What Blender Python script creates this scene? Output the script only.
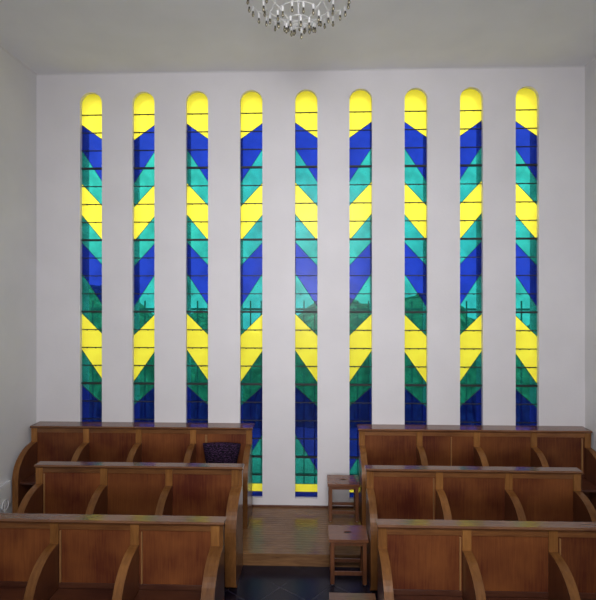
import bpy, bmesh, math, random
from mathutils import Vector, Matrix
for o in list(bpy.data.objects): bpy.data.objects.remove(o)
random.seed(7)
scene = bpy.context.scene
COL = scene.collection
# ------------------------------------------------------------------ camera
F = 500.0
YAW = math.atan(17.0/F)
CZ = 2.5
cd = bpy.data.cameras.new('camera'); cam = bpy.data.objects.new('camera', cd); COL.objects.link(cam)
cam.location = (0, 0, CZ); cam.rotation_euler = (math.pi/2, 0, YAW)
cd.sensor_fit = 'HORIZONTAL'; cd.sensor_width = 36.0; cd.lens = F/596.0*36.0
cd.shift_y = -8.0/596.0; cd.clip_start = 0.05
scene.camera = cam
# ------------------------------------------------------------------ world, lights, exposure
w = bpy.data.worlds.new('sky'); scene.world = w; w.use_nodes = True
nt = w.node_tree; nt.nodes.clear()
wo = nt.nodes.new('ShaderNodeOutputWorld'); bg = nt.nodes.new('ShaderNodeBackground')
nz = nt.nodes.new('ShaderNodeTexNoise'); nz.inputs['Scale'].default_value = 3.0; nz.inputs['Detail'].default_value = 4
tcw = nt.nodes.new('ShaderNodeTexCoord'); rw = nt.nodes.new('ShaderNodeValToRGB')
rw.color_ramp.elements[0].position = .35; rw.color_ramp.elements[0].color = (.62, .76, 1, 1)
rw.color_ramp.elements[1].position = .65; rw.color_ramp.elements[1].color = (1, 1, 1, 1)
nt.links.new(tcw.outputs['Generated'], nz.inputs['Vector']); nt.links.new(nz.outputs['Fac'], rw.inputs['Fac'])
nt.links.new(rw.outputs['Color'], bg.inputs['Color']); bg.inputs['Strength'].default_value = 3.4
nt.links.new(bg.outputs[0], wo.inputs[0])

def area(name, loc, rot, size, sizey, power, color, spread=math.pi):
    l = bpy.data.lights.new(name, 'AREA'); l.shape = 'RECTANGLE'; l.size = size; l.size_y = sizey
    l.energy = power; l.color = color; l.spread = spread
    o = bpy.data.objects.new(name, l); COL.objects.link(o); o.location = loc; o.rotation_euler = rot
    return o
area('rear_window_light', (0.0, -4.9, 2.4), (math.radians(99), 0, 0), 2.4, 1.8, 70, (.99, .97, 1.0), math.radians(84))
area('stall_fill_light', (0, 0.7, 4.1), (math.radians(62), 0, 0), 2.2, 1.2, 46, (.98, .97, 1.0), math.radians(100))  # added overhead fill with no fitting there, brightens stalls and window wall
scene.view_settings.view_transform = 'Standard'; scene.view_settings.look = 'None'
scene.view_settings.exposure = 0.0; scene.view_settings.gamma = 1.0; scene.view_settings.use_curve_mapping = False

# ------------------------------------------------------------------ helpers
def wx(px, y):
    u = px-298.0; c, s = math.cos(YAW), math.sin(YAW)
    return y*(-s*F+c*u)/(c*F+s*u)
def wz(py, px, y):
    u = px-298.0; c, s = math.cos(YAW), math.sin(YAW)
    x = wx(px, y); dep = -s*x+c*y
    return CZ+(292.0-py)*dep/F
def add_box(bm, x0, x1, y0, y1, z0, z1, bev=0.0, mi=0):
    vs = [bm.verts.new((x, y, z)) for x in (x0, x1) for y in (y0, y1) for z in (z0, z1)]
    fs = []
    for q in ((0,1,3,2), (4,6,7,5), (0,4,5,1), (2,3,7,6), (0,2,6,4), (1,5,7,3)):
        f = bm.faces.new([vs[i] for i in q]); f.material_index = mi; fs.append(f)
    if bev > 0:
        es = list({e for f in fs for e in f.edges})
        bmesh.ops.bevel(bm, geom=es, offset=bev, segments=2, affect='EDGES', profile=.5)
def add_prism(bm, pts, axis, a, b, bev=0.0, mi=0):
    # pts 2-D outline, extruded along axis from a to b
    def P(p, t):
        if axis == 'x': return (t, p[0], p[1])
        if axis == 'y': return (p[0], t, p[1])
        return (p[0], p[1], t)
    A = [bm.verts.new(P(p, a)) for p in pts]; B = [bm.verts.new(P(p, b)) for p in pts]
    n = len(pts); fs = [bm.faces.new(A), bm.faces.new(B[::-1])]
    caps = fs[:]
    for i in range(n):
        fs.append(bm.faces.new([A[(i+1) % n], A[i], B[i], B[(i+1) % n]]))
    for f in fs: f.material_index = mi
    if bev > 0:
        es = list({e for f in caps for e in f.edges})
        bmesh.ops.bevel(bm, geom=es, offset=bev, segments=2, affect='EDGES', profile=.5)
def add_tube(bm, pts, r, n=8, closed=False):
    pts = [Vector(p) for p in pts]; rings = []
    m = len(pts)
    for i, p in enumerate(pts):
        if closed: t = pts[(i+1) % m]-pts[(i-1) % m]
        else: t = pts[min(i+1, m-1)]-pts[max(i-1, 0)]
        t.normalize()
        up = Vector((0, 0, 1)) if abs(t.z) < .9 else Vector((1, 0, 0))
        u = t.cross(up).normalized(); v = t.cross(u)
        rings.append([bm.verts.new(p+u*r*math.cos(k*2*math.pi/n)+v*r*math.sin(k*2*math.pi/n)) for k in range(n)])
    for i in range(m if closed else m-1):
        a, b = rings[i], rings[(i+1) % m]
        for k in range(n): bm.faces.new([a[k], a[(k+1) % n], b[(k+1) % n], b[k]])
    if not closed: bm.faces.new(rings[0][::-1]); bm.faces.new(rings[-1])
def add_lathe(bm, prof, n=12, c=(0, 0, 0)):
    rings = []
    for r, z in prof:
        rings.append([bm.verts.new((c[0]+r*math.cos(k*2*math.pi/n), c[1]+r*math.sin(k*2*math.pi/n), c[2]+z)) for k in range(n)])
    for a, b in zip(rings, rings[1:]):
        for k in range(n): bm.faces.new([a[k], a[(k+1) % n], b[(k+1) % n], b[k]])
    bm.faces.new(rings[0]); bm.faces.new(rings[-1][::-1])
def obj(name, bm, mat, parent=None, smooth=False, kind=None, label=None):
    bmesh.ops.recalc_face_normals(bm, faces=bm.faces[:])
    me = bpy.data.meshes.new(name); bm.to_mesh(me); bm.free()
    for m in (mat if isinstance(mat, (list, tuple)) else [mat]): me.materials.append(m)
    if smooth:
        for p in me.polygons: p.use_smooth = True
    o = bpy.data.objects.new(name, me); COL.objects.link(o)
    if parent: o.parent = parent
    if kind: o['kind'] = kind
    if label: o['label'] = label
    return o
def thing(name, label, cat, loc=(0, 0, 0), rz=0.0, group=None):
    o = bpy.data.objects.new(name, None); COL.objects.link(o); o.location = loc; o.rotation_euler = (0, 0, rz)
    o.empty_display_size = .1
    o['label'] = label; o['category'] = cat
    if group: o['group'] = group
    return o
def dup(root, loc, label):
    r = root.copy(); COL.objects.link(r); r.location = loc; r['label'] = label
    for ch in list(root.children):
        c = ch.copy(); COL.objects.link(c); c.parent = r
        for g in ch.children:
            d = g.copy(); COL.objects.link(d); d.parent = c
    return r

# ------------------------------------------------------------------ materials
def newmat(name):
    m = bpy.data.materials.new(name); m.use_nodes = True; n = m.node_tree; n.nodes.clear()
    out = n.nodes.new('ShaderNodeOutputMaterial'); return m, n, out
def plaster(name, col, var=.03, rough=.9):
    m, n, out = newmat(name); b = n.nodes.new('ShaderNodeBsdfPrincipled'); b.inputs['Roughness'].default_value = rough
    t = n.nodes.new('ShaderNodeTexCoord'); z = n.nodes.new('ShaderNodeTexNoise'); z.inputs['Scale'].default_value = 2.2; z.inputs['Detail'].default_value = 6
    r = n.nodes.new('ShaderNodeValToRGB')
    r.color_ramp.elements[0].position = .3; r.color_ramp.elements[0].color = tuple(c*(1-var) for c in col)+(1,)
    r.color_ramp.elements[1].position = .7; r.color_ramp.elements[1].color = tuple(min(1, c*(1+var)) for c in col)+(1,)
    n.links.new(t.outputs['Object'], z.inputs['Vector']); n.links.new(z.outputs['Fac'], r.inputs['Fac']); n.links.new(r.outputs['Color'], b.inputs['Base Color'])
    z2 = n.nodes.new('ShaderNodeTexNoise'); z2.inputs['Scale'].default_value = 45; bp = n.nodes.new('ShaderNodeBump'); bp.inputs['Strength'].default_value = .08; bp.inputs['Distance'].default_value = .01
    n.links.new(t.outputs['Object'], z2.inputs['Vector']); n.links.new(z2.outputs['Fac'], bp.inputs['Height']); n.links.new(bp.outputs['Normal'], b.inputs['Normal'])
    n.links.new(b.outputs[0], out.inputs[0]); return m
def wood(name, dark, light, scale=(14, 14, 1.2), rough=.32, spec=.5, blotch=.5, coat=0.0):
    m, n, out = newmat(name); b = n.nodes.new('ShaderNodeBsdfPrincipled')
    b.inputs['Roughness'].default_value = rough; b.inputs['Specular IOR Level'].default_value = spec; b.inputs['Coat Weight'].default_value = coat; b.inputs['Coat Roughness'].default_value = .12
    t = n.nodes.new('ShaderNodeTexCoord'); oi = n.nodes.new('ShaderNodeObjectInfo')
    off = n.nodes.new('ShaderNodeVectorMath'); off.operation = 'ADD'
    sc = n.nodes.new('ShaderNodeVectorMath'); sc.operation = 'SCALE'; sc.inputs[0].default_value = (13, 7, 5)
    n.links.new(oi.outputs['Random'], sc.inputs['Scale']); n.links.new(t.outputs['Object'], off.inputs[0]); n.links.new(sc.outputs[0], off.inputs[1])
    mp = n.nodes.new('ShaderNodeMapping'); mp.inputs['Scale'].default_value = scale; n.links.new(off.outputs[0], mp.inputs['Vector'])
    z = n.nodes.new('ShaderNodeTexNoise'); z.inputs['Scale'].default_value = 4; z.inputs['Detail'].default_value = 7; z.inputs['Roughness'].default_value = .62; z.inputs['Distortion'].default_value = .4
    n.links.new(mp.outputs[0], z.inputs['Vector'])
    z2 = n.nodes.new('ShaderNodeTexNoise'); z2.inputs['Scale'].default_value = 2.6; z2.inputs['Detail'].default_value = 3; n.links.new(off.outputs[0], z2.inputs['Vector'])
    mx = n.nodes.new('ShaderNodeMix'); mx.data_type = 'FLOAT'; mx.inputs[0].default_value = blotch
    n.links.new(z.outputs['Fac'], mx.inputs[2]); n.links.new(z2.outputs['Fac'], mx.inputs[3])
    r = n.nodes.new('ShaderNodeValToRGB'); r.color_ramp.elements[0].position = .36; r.color_ramp.elements[0].color = dark+(1,)
    r.color_ramp.elements[1].position = .66; r.color_ramp.elements[1].color = light+(1,)
    n.links.new(mx.outputs[0], r.inputs['Fac'])
    hs = n.nodes.new('ShaderNodeHueSaturation'); mr = n.nodes.new('ShaderNodeMapRange'); mr.inputs['To Min'].default_value = .82; mr.inputs['To Max'].default_value = 1.18
    n.links.new(oi.outputs['Random'], mr.inputs['Value']); n.links.new(mr.outputs[0], hs.inputs['Value']); n.links.new(r.outputs['Color'], hs.inputs['Color'])
    n.links.new(hs.outputs[0], b.inputs['Base Color'])
    bp = n.nodes.new('ShaderNodeBump'); bp.inputs['Strength'].default_value = .06; bp.inputs['Distance'].default_value = .004
    n.links.new(z.outputs['Fac'], bp.inputs['Height']); n.links.new(bp.outputs['Normal'], b.inputs['Normal'])
    n.links.new(b.outputs[0], out.inputs[0]); return m
def plain(name, col, rough=.5, metal=0.0, spec=.5):
    m, n, out = newmat(name); b = n.nodes.new('ShaderNodeBsdfPrincipled')
    b.inputs['Base Color'].default_value = col+(1,); b.inputs['Roughness'].default_value = rough; b.inputs['Metallic'].default_value = metal; b.inputs['Specular IOR Level'].default_value = spec
    n.links.new(b.outputs[0], out.inputs[0]); return m
def stained(name, tcol, dcol, tl, varia=.25):
    # clear coloured glass: see-through tint, some scattering, slight gloss
    m, n, out = newmat(name)
    tr = n.nodes.new('ShaderNodeBsdfTransparent'); ts = n.nodes.new('ShaderNodeBsdfTranslucent'); gl = n.nodes.new('ShaderNodeBsdfGlossy')
    gl.inputs['Roughness'].default_value = .22
    t = n.nodes.new('ShaderNodeTexCoord'); z = n.nodes.new('ShaderNodeTexNoise'); z.inputs['Scale'].default_value = 5; z.inputs['Detail'].default_value = 3
    n.links.new(t.outputs['Object'], z.inputs['Vector'])
    def ramp(c, v):
        r = n.nodes.new('ShaderNodeValToRGB'); r.color_ramp.elements[0].position = .3; r.color_ramp.elements[1].position = .7
        r.color_ramp.elements[0].color = tuple(x*(1-v) for x in c)+(1,); r.color_ramp.elements[1].color = tuple(min(1, x*(1+v)) for x in c)+(1,)
        n.links.new(z.outputs['Fac'], r.inputs['Fac']); return r
    n.links.new(ramp(tcol, varia).outputs['Color'], tr.inputs['Color']); n.links.new(ramp(dcol, varia).outputs['Color'], ts.inputs['Color'])
    m1 = n.nodes.new('ShaderNodeMixShader'); m1.inputs[0].default_value = tl
    m2 = n.nodes.new('ShaderNodeMixShader'); m2.inputs[0].default_value = .012
    n.links.new(tr.outputs[0], m1.inputs[1]); n.links.new(ts.outputs[0], m1.inputs[2])
    n.links.new(m1.outputs[0], m2.inputs[1]); n.links.new(gl.outputs[0], m2.inputs[2]); n.links.new(m2.outputs[0], out.inputs[0])
    return m
M_wall = plaster('white_plaster', (.74, .72, .735))
M_side = plaster('side_plaster', (.76, .755, .755))
M_ceil = plaster('ceiling_plaster', (.85, .85, .87))
M_trim = plaster('trim_paint', (.74, .73, .73), .01)
M_panel = wood('panel_veneer', (.080, .016, .008), (.225, .074, .021), rough=.4, spec=.25, scale=(22,22,1.0), blotch=.65)
M_frame = wood('frame_oak', (.155, .058, .015), (.34, .148, .040), rough=.36, spec=.3)
M_railw = wood('rail_oak', (.115, .040, .012), (.25, .10, .030), scale=(1.2, 14, 14), rough=.34)
M_cap = wood('cap_oak', (.11, .042, .018), (.20, .085, .035), scale=(1.2, 14, 14), rough=.2, coat=.25)
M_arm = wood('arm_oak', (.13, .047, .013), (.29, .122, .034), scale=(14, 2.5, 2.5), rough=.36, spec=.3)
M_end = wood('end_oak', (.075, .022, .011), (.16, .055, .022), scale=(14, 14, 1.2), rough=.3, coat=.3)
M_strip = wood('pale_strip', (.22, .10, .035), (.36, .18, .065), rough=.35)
M_seat = wood('seat_wood', (.055, .015, .009), (.12, .04, .018), scale=(1.2, 14, 14), rough=.35)
M_plat = wood('platform_wood', (.095, .042, .016), (.25, .125, .05), scale=(1.0, 26, 10), rough=.2, blotch=.3)
M_stool = wood('stool_wood', (.11, .036, .016), (.22, .085, .035), scale=(1.4, 12, 12), rough=.24, coat=.4)
M_stleg = wood('stool_leg_wood', (.09, .028, .012), (.19, .07, .027), rough=.35)
M_iron = plain('lead_iron', (.012, .012, .014), .6)
M_white = plain('white_enamel', (.78, .78, .77), .35)
M_black = plain('dark_socket', (.03, .025, .018), .4)
M_hole = plain('hole_shade_and_joint', (.01, .006, .004), .8)  # near-black: painted shade in stool hand holes, also dark joints between platform boards
M_box = plain('white_casing', (.72, .72, .76), .5)
M_cable = plain('white_cable', (.75, .75, .78), .5)
M_glide = plain('metal_glide', (.6, .6, .6), .3, 1.0)
M_yel = stained('yellow_glass', (.55, .44, .03), (1, .80, .055), .85, .06)
M_grn = stained('green_glass', (.016, .22, .18), (.012, .20, .14), .3, .3)
M_blu = stained('blue_glass', (.008, .024, .19), (.005, .012, .17), .25, .2)
m, n, out = newmat('clear_back'); tr = n.nodes.new('ShaderNodeBsdfTransparent'); n.links.new(tr.outputs[0], out.inputs[0]); M_clear = m
m, n, out = newmat('lamp_glass'); gg = n.nodes.new('ShaderNodeBsdfPrincipled'); gg.inputs['Base Color'].default_value = (.30, .27, .19, 1)
gg.inputs['Roughness'].default_value = .12; gg.inputs['Metallic'].default_value = .55
n.links.new(gg.outputs[0], out.inputs[0]); M_bulb = m
# dark tiled floor
m, n, out = newmat('dark_tile'); b = n.nodes.new('ShaderNodeBsdfPrincipled'); t = n.nodes.new('ShaderNodeTexCoord')
mp = n.nodes.new('ShaderNodeMapping'); mp.inputs['Rotation'].default_value = (0, 0, math.radians(38)); br = n.nodes.new('ShaderNodeTexBrick')
br.offset = 0; br.inputs['Scale'].default_value = 1; br.inputs['Brick Width'].default_value = .33; br.inputs['Row Height'].default_value = .33; br.inputs['Mortar Size'].default_value = .006
br.inputs['Color1'].default_value = (.006, .004, .010, 1); br.inputs['Color2'].default_value = (.009, .006, .014, 1); br.inputs['Mortar'].default_value = (.022, .018, .03, 1)
n.links.new(t.outputs['Object'], mp.inputs['Vector']); n.links.new(mp.outputs[0], br.inputs['Vector']); n.links.new(br.outputs['Color'], b.inputs['Base Color'])
b.inputs['Roughness'].default_value = .26; b.inputs['Specular IOR Level'].default_value = .3; n.links.new(b.outputs[0], out.inputs[0]); M_tile = m
# cushion fabric
m, n, out = newmat('patterned_fabric'); b = n.nodes.new('ShaderNodeBsdfPrincipled'); t = n.nodes.new('ShaderNodeTexCoord')
wv = n.nodes.new('ShaderNodeTexWave'); wv.wave_type = 'RINGS'; wv.inputs['Scale'].default_value = 14; wv.inputs['Distortion'].default_value = 9; wv.inputs['Detail'].default_value = 2; wv.inputs['Detail Scale'].default_value = 3
r = n.nodes.new('ShaderNodeValToRGB'); r.color_ramp.elements[0].position = .62; r.color_ramp.elements[0].color = (.006, .004, .009, 1); r.color_ramp.elements[1].position = .95; r.color_ramp.elements[1].color = (.06, .024, .07, 1)
n.links.new(t.outputs['Object'], wv.inputs['Vector']); n.links.new(wv.outputs['Fac'], r.inputs['Fac']); n.links.new(r.outputs['Color'], b.inputs['Base Color']); b.inputs['Roughness'].default_value = .9; b.inputs['Specular IOR Level'].default_value = .15
n.links.new(b.outputs[0], out.inputs[0]); M_fab = m
m, n, out = newmat('hedge_leaves'); b = n.nodes.new('ShaderNodeBsdfPrincipled'); t = n.nodes.new('ShaderNodeTexCoord'); z = n.nodes.new('ShaderNodeTexNoise'); z.inputs['Scale'].default_value = 7; z.inputs['Detail'].default_value = 6
r = n.nodes.new('ShaderNodeValToRGB'); r.color_ramp.elements[0].position = .35; r.color_ramp.elements[0].color = (.06, .12, .05, 1); r.color_ramp.elements[1].position = .7; r.color_ramp.elements[1].color = (.38, .52, .28, 1)
n.links.new(t.outputs['Object'], z.inputs['Vector']); n.links.new(z.outputs['Fac'], r.inputs['Fac']); n.links.new(r.outputs['Color'], b.inputs['Base Color']); b.inputs['Roughness'].default_value = .8
n.links.new(b.outputs[0], out.inputs[0]); M_hedge = m
M_ground = plaster('gravel', (.48, .47, .40), .2)
M_fence = plain('fence_iron', (.03, .035, .035), .5)

# ------------------------------------------------------------------ room
W = 5.81           # inner face of the window wall
XL, XR = wx(36.5, W), wx(585, W)
ZC = wz(70.5, 310, W)
YB = -6.0
TH = .24
ZF, ZG = -.12, -.235
YP = 4.765         # platform front edge
YS = 4.12          # second step
# windows
PX = [(80.5, 101.5), (132.5, 154.5), (186, 208), (240, 262.5), (295, 317.5), (349.5, 372), (404.5, 427.5), (460, 483), (515.5, 539)]
WIN = []
for i, (a, b_) in enumerate(PX):
    x0, x1 = wx(a, W), wx(b_, W); hw = .1305; c = (x0+x1)/2
    WIN.append((c-hw, c+hw))
ZB = wz(498.6, 306, W); ZT = wz(89.3, 306, W)
def arch(x0, x1, zb, zt, n=20):
    r = (x1-x0)/2; c = (x0+x1)/2
    return [(x0, zb), (x1, zb)]+[(c+r*math.cos(t*math.pi/n), zt-r+r*math.sin(t*math.pi/n)) for t in range(n+1)]
# wall with nine arched openings, built as piers, feet and heads
bm = bmesh.new()
edges = [XL]+[v for p in WIN for v in p]+[XR]
for k in range(0, len(edges), 2): add_box(bm, edges[k], edges[k+1], W, W+TH, -.3, ZC)
for (x0, x1) in WIN:
    add_box(bm, x0, x1, W, W+TH, -.3, ZB)
    r = (x1-x0)/2; c = (x0+x1)/2; n_ = 20
    arcp = [(c+r*math.cos(t*math.pi/n_), ZT-r+r*math.sin(t*math.pi/n_)) for t in range(n_+1)]
    for t in range(n_):
        p, q = arcp[t], arcp[t+1]
        A = [bm.verts.new((p[0], W, p[1])), bm.verts.new((q[0], W, q[1])), bm.verts.new((q[0], W, ZC)), bm.verts.new((p[0], W, ZC))]
        B = [bm.verts.new((v.co.x, W+TH, v.co.z)) for v in A]
        bm.faces.new(A); bm.faces.new(B[::-1]); bm.faces.new([A[0], B[0], B[1], A[1]]); bm.faces.new([A[2], B[2], B[3], A[3]])
bmesh.ops.remove_doubles(bm, verts=bm.verts[:], dist=1e-5)
# drop the internal double faces between neighbouring blocks
seen = {}
for f in bm.faces: seen.setdefault(frozenset(v.index for v in f.verts), []).append(f)
obj('wall_back', bm, M_wall, kind='structure')
bm = bmesh.new(); add_box(bm, XL-.2, XL, YB, W+TH, -.5, ZC); obj('wall_left', bm, M_side, kind='structure')
bm = bmesh.new(); add_box(bm, XR, XR+.2, YB, W+TH, -.5, ZC); obj('wall_right', bm, M_side, kind='structure')
bm = bmesh.new(); add_box(bm, XL, XR, YB-.2, YB, -.5, ZC); obj('wall_rear', bm, M_side, kind='structure')
bm = bmesh.new(); add_box(bm, XL-.2, XR+.2, YB-.2, W+TH, ZC, ZC+.2); obj('ceiling', bm, M_ceil, kind='structure')
bm = bmesh.new(); add_box(bm, XL, XR, YB, W, ZG-.2, ZG); add_box(bm, XL, XR, YS, YP+.02, ZG, ZF); obj('floor', bm, M_tile, kind='structure')
# wooden platform of boards with nosing
bm = bmesh.new(); nb = 22; y = YP
bw = (W-YP)/nb
for k in range(nb): add_box(bm, XL, XR, YP+k*bw+.0014, YP+(k+1)*bw-.0014, -.02, 0, mi=0)
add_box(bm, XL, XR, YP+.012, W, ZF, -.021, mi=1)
add_box(bm, XL, XR, YP+.010, YP+.0118, ZF, -.021, mi=0)
obj('trim_1', bm, [M_plat, M_hole], kind='structure')
bm = bmesh.new(); add_box(bm, XL, XR, W-.012, W, 0, .022, .003); obj('baseboard_back', bm, M_end, kind='structure')
bm = bmesh.new(); c_ = .014
add_prism(bm, [(W, ZC), (W-c_, ZC), (W, ZC-c_)], 'x', XL, XR); obj('trim_2', bm, M_trim, kind='structure')
for nm, xx, s in (('trim_3', XL, 1), ('trim_4', XR, -1)):
    bm = bmesh.new(); add_prism(bm, [(xx, ZC), (xx+s*c_, ZC), (xx, ZC-c_)], 'y', YB, W-c_); obj(nm, bm, M_trim, kind='structure')

# stained glass : plain straight-edged slanting bands of colour
GY = W+.05
def clip(poly, x0, x1, zb, zt):
    pts = poly
    for ax, lim, sg in ((0, x0, 1), (0, x1, -1), (1, zb, 1), (1, zt, -1)):
        o = []
        for i in range(len(pts)):
            a, b_ = pts[i-1], pts[i]; da, db = sg*(a[ax]-lim), sg*(b_[ax]-lim)
            if (da >= 0) != (db >= 0):
                t = da/(da-db); o.append((a[0]+t*(b_[0]-a[0]), a[1]+t*(b_[1]-a[1])))
            if db >= 0: o.append(b_)
        pts = o
        if not pts: return []
    return pts
S = (ZT-ZB)/(497-89.3)          # metres per photo pixel down the window
zy = lambda py: ZT-(py-89.3)*S
# boundaries: (colour, y at high side, y at low side) of each lower border
BANDS = [('y', 121, 137), ('b', 147, 181), ('g', 181, 205), ('y', 213, 240), ('g', 241, 265), ('b', 272, 306), ('g', 313, 335),
         ('y', 350, 382), ('g', 386, 406), ('b', 434, 471), ('g', 484, 484), ('y', 492, 492), ('b', 497, 497)]
BAR = [111+18.2*k for k in range(21)]
for i, (x0, x1) in enumerate(WIN):
    win = bpy.data.objects.new('window_%d' % (i+1), None); COL.objects.link(win); win['kind'] = 'structure'
    win.location = ((x0+x1)/2, GY, ZB); ox, oz = (x0+x1)/2, ZB
    r = (x1-x0)/2; flip = i % 2
    bm = bmesh.new(); lead = bmesh.new(); mi = {'y': 0, 'g': 1, 'b': 2}
    hl, hr = 89.3-30, 89.3-30
    def face(pts, m_):
        P = [(p[0]-ox, p[1]-oz) for p in pts]
        A = [bm.verts.new((p[0], 0, p[1])) for p in P]; B = [bm.verts.new((p[0], .006, p[1])) for p in P]
        f = bm.faces.new(A); f.material_index = m_; g = bm.faces.new(B[::-1]); g.material_index = 3
        for k in range(len(P)):
            q = bm.faces.new([A[k], B[k], B[(k+1) % len(P)], A[(k+1) % len(P)]]); q.material_index = 3
    prev = (ZT+.2, ZT+.2)
    for cix, (cc, a, b_) in enumerate(BANDS):
        l, rr = (zy(a), zy(b_)) if not flip else (zy(b_), zy(a))
        quad = [(x0, l), (x1, rr), (x1, prev[1]), (x0, prev[0])]
        # split at the arch spring line so the arch can be trimmed
        q = clip(quad, x0, x1, ZB, ZT-r)
        if len(q) > 2: face(q, mi[cc])
        if cix == 0:
            n_ = 20; face([(x1-0, ZT-r)]+[(ox+r*math.cos(t*math.pi/n_), ZT-r+r*math.sin(t*math.pi/n_)) for t in range(1, n_+1)], 0)
        prev = (l, rr)
        if cix < 12:
            add_tube(lead, [(x0-ox, -.002, l-oz), (x1-ox, -.002, rr-oz)], .0028, 6)
    bmesh.ops.remove_doubles(lead, verts=lead.verts[:], dist=1e-6)
    obj('stained_glass', bm, [M_yel, M_grn, M_blu, M_clear], win)
    obj('lead_strip', lead, M_iron, win)
    thin = bmesh.new(); thick = bmesh.new()
    for k, py in enumerate(BAR):
        z = zy(py)-oz
        if py > 478: continue
        if k % 4 == 3: add_box(thick, x0-ox, x1-ox, -.016, .012, z-.011, z+.011)
        else:
            add_box(thin, x0-ox, x1-ox, -.008, .008, z-.0048, z+.0048)
            for fx in (-.5, .3): add_box(thin, fx*r-.007, fx*r+.007, -.012, -.004, z-.011, z-.003)
    obj('glazing_bar', thin, M_iron, win); obj('saddle_bar', thick, M_iron, win, label='thicker dark iron bar')

# ------------------------------------------------------------------ outside
bm = bmesh.new(); add_box(bm, -14, 14, W+TH, W+22, -.7, -.3); obj('ground', bm, M_ground, kind='structure')
bm = bmesh.new(); bmesh.ops.create_grid(bm, x_segments=120, y_segments=30, size=1)
for v in bm.verts:
    u, t = v.co.x, (v.co.y+1)/2
    ang = t*math.pi; hgt = 2.35+.35*math.sin(u*9)+.25*math.sin(u*23+1)
    jx = random.uniform(-.07, .07)
    v.co = Vector((u*9+jx, -.7*math.cos(ang)+random.uniform(-.09, .09), hgt*math.sin(ang)**.5+random.uniform(-.08, .08)-.02))
h = obj('hedge', bm, M_hedge); h.location = (0, W+5.2, -.28); h['label'] = 'green garden hedge seen dimly through the lower coloured glass'; h['category'] = 'hedge'
fen = thing('iron_fence', 'dark upright fence bars outside behind the lower green glass', 'fence', (0, W+1.0, -.3))
bm = bmesh.new()
for z in (.3, 2.55): add_box(bm, -3.9, 3.9, -.014, .014, z, z+.03)
obj('rail', bm, M_fence, fen)
pk = None
for k in range(53):
    if pk is None:
        bm = bmesh.new(); add_box(bm, -.009, .009, -.009, .009, 0, 2.68, .002); pk = obj('picket', bm, M_fence, fen); pk.location = (-3.8, 0, 0)
    else:
        c = pk.copy(); COL.objects.link(c); c.parent = fen; c.location = (-3.8+k*.146, 0, 0)

# ------------------------------------------------------------------ choir stalls
ST = .034; DEP = .36
def pew(label, xs, y, z, aisle, shelf, strips, H=.97, wide=0.0):
    """xs: stile centres (world x); y: stile face; aisle: index of the aisle end stile; strips: (x0, drop) pale strips"""
    root = thing('choir_stall', label, 'pew', (xs[aisle], y, z), 0, 'wooden choir stalls')
    o = xs[aisle]; X = sorted(v-o for v in xs); n_ = len(X)
    back = .05
    xa, xb = X[0]-ST-(wide if aisle == 0 else 0), X[-1]+ST+(wide if aisle else 0)
    # cap
    bm = bmesh.new(); yb = back+.012+shelf
    add_prism(bm, [(-.010, H-.026), (-.020, H-.012), (-.008, H), (yb, H), (yb, H-.024)], 'x', xa-.008, xb+.008, .004)
    obj('top_cap', bm, M_cap, root)
    bm = bmesh.new()
    for k in range(n_-1): add_box(bm, X[k]+ST, X[k+1]-ST, .004, .03, H-.078, H-.024, .002)
    obj('top_rail', bm, M_railw, root)
    bm = bmesh.new()
    for k in range(n_-1): add_box(bm, X[k]+ST, X[k+1]-ST, .004, .03, .445, .485, .002)
    obj('bottom_rail', bm, M_seat, root)
    bm = bmesh.new(); add_box(bm, xa+.004, xb-.004, .03, back, .02, H-.024); obj('back_board', bm, M_end, root)
    for k in range(n_):
        end = (k == 0 or k == n_-1)
        bm = bmesh.new(); add_box(bm, X[k]-ST, X[k]+ST, 0, .03, H-.19, H-.024, .003)
        obj('stile', bm, M_frame, root)
        zt = H-.188; b_ = .30; top = []
        N = 14
        for t in range(N+1):
            a = t/N*math.pi/2
            top.append((-DEP*math.sin(a), zt-b_*(1-math.cos(a))))
        if end: pts = [(back+.001, 0), (back+.001, H-.025), (.006, H-.025), (.006, zt)]+top[1:]+([(-DEP, 0)] if shelf > .08 else [(-DEP, .04), (-.3, .04), (-.3, 0)])
        else: pts = [(.029, 0), (.029, zt)]+top+[(-DEP, 0)]
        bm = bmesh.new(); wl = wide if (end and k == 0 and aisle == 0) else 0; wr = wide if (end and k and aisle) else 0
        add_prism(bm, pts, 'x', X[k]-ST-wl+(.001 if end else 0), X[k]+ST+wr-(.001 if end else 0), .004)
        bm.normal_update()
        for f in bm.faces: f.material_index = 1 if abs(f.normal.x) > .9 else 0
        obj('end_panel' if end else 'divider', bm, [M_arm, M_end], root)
    for k in range(n_-1):
        bm = bmesh.new(); add_box(bm, X[k]+ST, X[k+1]-ST, .012, .029, .47, H-.07); obj('panel', bm, M_panel, root)
        bm = bmesh.new(); add_box(bm, X[k]+ST+.002, X[k+1]-ST-.002, -DEP+.03, .004, .42, .445, .004); obj('seat', bm, M_seat, root)
        bm = bmesh.new(); add_box(bm, X[k]+ST+.002, X[k+1]-ST-.002, -.10, -.08, .02, .42); obj('seat_front', bm, M_seat, root)
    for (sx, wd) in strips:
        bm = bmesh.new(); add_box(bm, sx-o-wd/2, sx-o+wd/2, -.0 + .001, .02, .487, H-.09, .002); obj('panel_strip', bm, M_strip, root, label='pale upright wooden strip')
    return root
Y1, Y2, Y3 = 5.62, 4.71, 3.80
L1 = [wx(p, Y1) for p in (34, 86, 138.5, 193, 249)]; R1 = [wx(p, Y1) for p in (362, 419.5, 477, 534, 588)]
L2 = [wx(p, Y2) for p in (39, 103.6, 168.7, 235)]; R2 = [wx(p, Y2) for p in (370, 439.5, 509, 577.5)]
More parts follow.
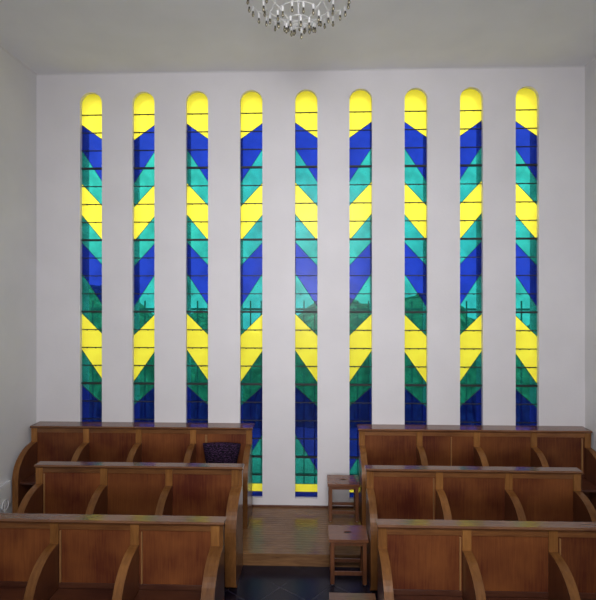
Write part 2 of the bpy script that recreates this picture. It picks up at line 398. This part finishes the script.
L3 = [wx(p, Y3) for p in (-27, 54, 134.5, 215)]; R3 = [wx(p, Y3) for p in (382.7, 467, 553.5, 642)]
R3[-1] = min(R3[-1], XR-.4)
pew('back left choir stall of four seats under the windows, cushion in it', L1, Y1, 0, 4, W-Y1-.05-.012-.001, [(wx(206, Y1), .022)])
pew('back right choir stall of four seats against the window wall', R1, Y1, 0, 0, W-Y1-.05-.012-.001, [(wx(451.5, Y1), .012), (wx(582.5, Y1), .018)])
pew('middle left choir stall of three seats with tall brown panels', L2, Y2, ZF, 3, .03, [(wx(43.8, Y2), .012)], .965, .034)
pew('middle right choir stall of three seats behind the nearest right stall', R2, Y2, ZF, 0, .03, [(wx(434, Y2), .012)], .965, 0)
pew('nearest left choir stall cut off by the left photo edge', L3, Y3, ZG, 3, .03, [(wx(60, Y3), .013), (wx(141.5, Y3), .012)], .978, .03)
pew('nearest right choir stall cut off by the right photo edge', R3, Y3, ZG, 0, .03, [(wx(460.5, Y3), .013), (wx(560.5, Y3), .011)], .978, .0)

# ------------------------------------------------------------------ stools
SW, SD, SH = .352, .28, .416
def stool(label, cx, yf, z):
    r = thing('wooden_stool', label, 'stool', (cx, yf+SD/2, z), 0, 'small stools in the aisle')
    hx, hy = SW/2, SD/2
    # seat slab with an oval hand hole
    bm = bmesh.new(); N = 24; A = []; B = []; zt, zb = SH, SH-.028
    def ring(fn, z_): return [bm.verts.new(fn(k)+(z_,)) for k in range(N)]
    def outer(k):
        a = k*2*math.pi/N; c, s = math.cos(a), math.sin(a); m_ = max(abs(c), abs(s)); return (c/m_*hx, s/m_*hy)
    def inner(k):
        a = k*2*math.pi/N; return (.036*math.cos(a), .018*math.sin(a)+.003)
    ot, ob, it, ib = ring(outer, zt), ring(outer, zb), ring(inner, zt), ring(inner, zb)
    for k in range(N):
        j = (k+1) % N
        bm.faces.new([ot[k], ot[j], it[j], it[k]]); bm.faces.new([ob[k], ib[k], ib[j], ob[j]])
        bm.faces.new([ot[k], ob[k], ob[j], ot[j]]); bm.faces.new([it[k], it[j], ib[j], ib[k]])
    s = obj('seat', bm, M_stool, r)
    bm = bmesh.new(); add_prism(bm, [(.035*math.cos(q*math.pi/12), .017*math.sin(q*math.pi/12)+.003) for q in range(24)], 'z', SH-.030, SH-.004); obj('hole_shade_plug', bm, M_hole, s, label='dark plug standing in for shade in hand hole')  # near-black plug just below the seat top paints the shade inside the hole
    li = .018
    for sx in (-1, 1):
        for sy in (-1, 1):
            x_, y_ = sx*(hx-.014-li), sy*(hy-.012-li)
            bm = bmesh.new(); add_box(bm, x_-li, x_+li, y_-li, y_+li, .008, zb, .003); lg = obj('leg', bm, M_stleg, r)
            bm = bmesh.new(); add_lathe(bm, [(.011, 0), (.013, .004), (.013, .009)], 10, (x_, y_, 0)); obj('foot_glide', bm, M_glide, lg)
    bm = bmesh.new(); x1_, y1_ = hx-.014, hy-.012
    for sy in (-1, 1): add_box(bm, -x1_+2*li, x1_-2*li, sy*(y1_-li)-.009, sy*(y1_-li)+.009, zb-.038, zb, .001)
    for sx in (-1, 1): add_box(bm, sx*(x1_-li)-.009, sx*(x1_-li)+.009, -y1_+2*li, y1_-2*li, zb-.038, zb, .001)
    obj('apron', bm, M_stleg, r)
    for sy in (-1, 1):
        bm = bmesh.new(); add_box(bm, -x1_+2*li, x1_-2*li, sy*(y1_-li)-.008, sy*(y1_-li)+.008, .085, .118, .002); obj('stretcher', bm, M_stleg, r)
    return r
sA = stool('farthest small wooden stool on the platform by the window wall', (wx(327.5, 5.43)+wx(360.3, 5.43))/2, 5.43, 0)
dup(sA, ((wx(329, 4.46)+wx(369.4, 4.46))/2-.004, 4.46+SD/2, ZF), 'middle wooden stool on the dark floor before the platform step')
dup(sA, ((wx(331, 3.86)+wx(376.5, 3.86))/2-.014, 3.585+SD/2, ZG), 'nearest wooden stool, only its seat edge showing at the bottom')

# ------------------------------------------------------------------ cushion
bm = bmesh.new(); bmesh.ops.create_cube(bm, size=1)
bmesh.ops.subdivide_edges(bm, edges=bm.edges[:], cuts=9, use_grid_fill=True)
for v in bm.verts:
    x, y, z = v.co*2
    th = (1-.75*abs(x)**3)*(1-.7*abs(z)**4)
    wdt = .185+.03*z
    v.co = Vector((x*wdt*(1-.05*(1-abs(z))), y*.065*th, z*.18+.18-.012*(1-x*x)*(-1 if z > 0 else 0)))
cu = obj('cushion', bm, M_fab, smooth=True); cu.location = ((wx(202, 5.5)+wx(240, 5.5))/2, 5.50, .446+.005); cu.rotation_euler = (math.radians(-9), 0, 0)
cu['label'] = 'dark purple patterned cushion leaning in the back left stall'; cu['category'] = 'cushion'

# ------------------------------------------------------------------ casing and cable on left wall
bxy = W*0+5.27
zz0, zz1 = wz(503, 7, 5.27), wz(479.5, 7, 5.27)
cb = thing('wall_box', 'small white box fixed low on the left wall beside the back stall', 'box', (XL, 5.05, zz0))
bm = bmesh.new(); add_box(bm, 0, .035, -.22, .22, 0, zz1-zz0, .006); obj('casing', bm, M_box, cb)
bm = bmesh.new(); add_box(bm, .035, .039, -.19, .19, .02, zz1-zz0-.02, .002); obj('cover', bm, M_white, cb)
bm = bmesh.new(); pts = []
for k in range(60):
    a = k/60*4*math.pi; pts.append((.052+.004*k/60, 5.12-5.12+.055*math.sin(a), -.0+.055*math.cos(a)))
pts += [(.056, -.02, -.16), (.056, -.03, -.5)]
add_tube(bm, pts, .005, 6)
cbl = obj('cable', bm, M_cable, smooth=True); cbl.location = (XL, 5.13, zz0+.04); cbl['label'] = 'thin white cable coiled in a loop in front of the white wall box'; cbl['category'] = 'cable'

# ------------------------------------------------------------------ chandelier
yc = 3.74; xc = wx(298.5, yc)
ch = thing('chandelier', 'white ring chandelier with many small hanging candle bulbs', 'chandelier', (xc, yc, ZC))
s_ = F/yc
RINGS = [(50.5/s_, 2.21, 28), (35/s_, 2.165, 18), (21/s_, 2.085, 12), (12/s_, 2.025, 7)]
bulb0 = None
for (R_, hh, nb_) in RINGS:
    zr = CZ+hh-ZC
    bm = bmesh.new(); add_tube(bm, [(R_*math.cos(a*2*math.pi/64), R_*math.sin(a*2*math.pi/64), zr) for a in range(64)], .0035, 6, True)
    obj('ring', bm, M_white, ch, smooth=True)
    for k in range(nb_):
        a = (k+.5)/nb_*2*math.pi; dz = -.012*(k % 2)
        if bulb0 is None:
            bm = bmesh.new(); add_lathe(bm, [(.0035, .008), (.0095, .004), (.0095, -.036), (.007, -.038)], 10); bulb0 = obj('candle_sleeve', bm, M_white, ch, smooth=False)
            bm = bmesh.new(); add_lathe(bm, [(.0075, -.038), (.0085, -.048), (.0075, -.052)], 10); obj('socket', bm, M_black, bulb0)
            bm = bmesh.new(); add_lathe(bm, [(.006, -.052), (.0115, -.062), (.012, -.070), (.008, -.082), (.002, -.088)], 10); obj('bulb', bm, M_bulb, bulb0, smooth=True, label='small clear candle bulb')
            c = bulb0
        else:
            c = bulb0.copy(); COL.objects.link(c); c.parent = ch
            for g in bulb0.children:
                d = g.copy(); COL.objects.link(d); d.parent = c
        c.location = (R_*math.cos(a), R_*math.sin(a), zr+dz); c.scale = (.9, .9, .88)
bm = bmesh.new(); add_lathe(bm, [(.06, 0), (.06, -.012), (.02, -.03), (.008, -.034)], 20); obj('ceiling_rose', bm, M_white, ch, smooth=True)
bm = bmesh.new(); add_tube(bm, [(0, 0, -.03), (0, 0, CZ+2.04-ZC)], .006, 8); obj('stem', bm, M_white, ch)
for k in range(6):
    a = (k+.5)/6*2*math.pi; bm = bmesh.new()
    pts = [(0, 0, CZ+2.025-ZC)]+[(R_*math.cos(a), R_*math.sin(a), CZ+hh-ZC) for (R_, hh, q) in RINGS[::-1]]
    add_tube(bm, pts, .003, 6); obj('arm', bm, M_white, ch)
    if k % 2 == 0:
        bm = bmesh.new(); add_tube(bm, [(.0, 0, -.04), (RINGS[1][0]*math.cos(a), RINGS[1][0]*math.sin(a), CZ+2.165-ZC)], .0022, 6); obj('suspension_rod', bm, M_white, ch)
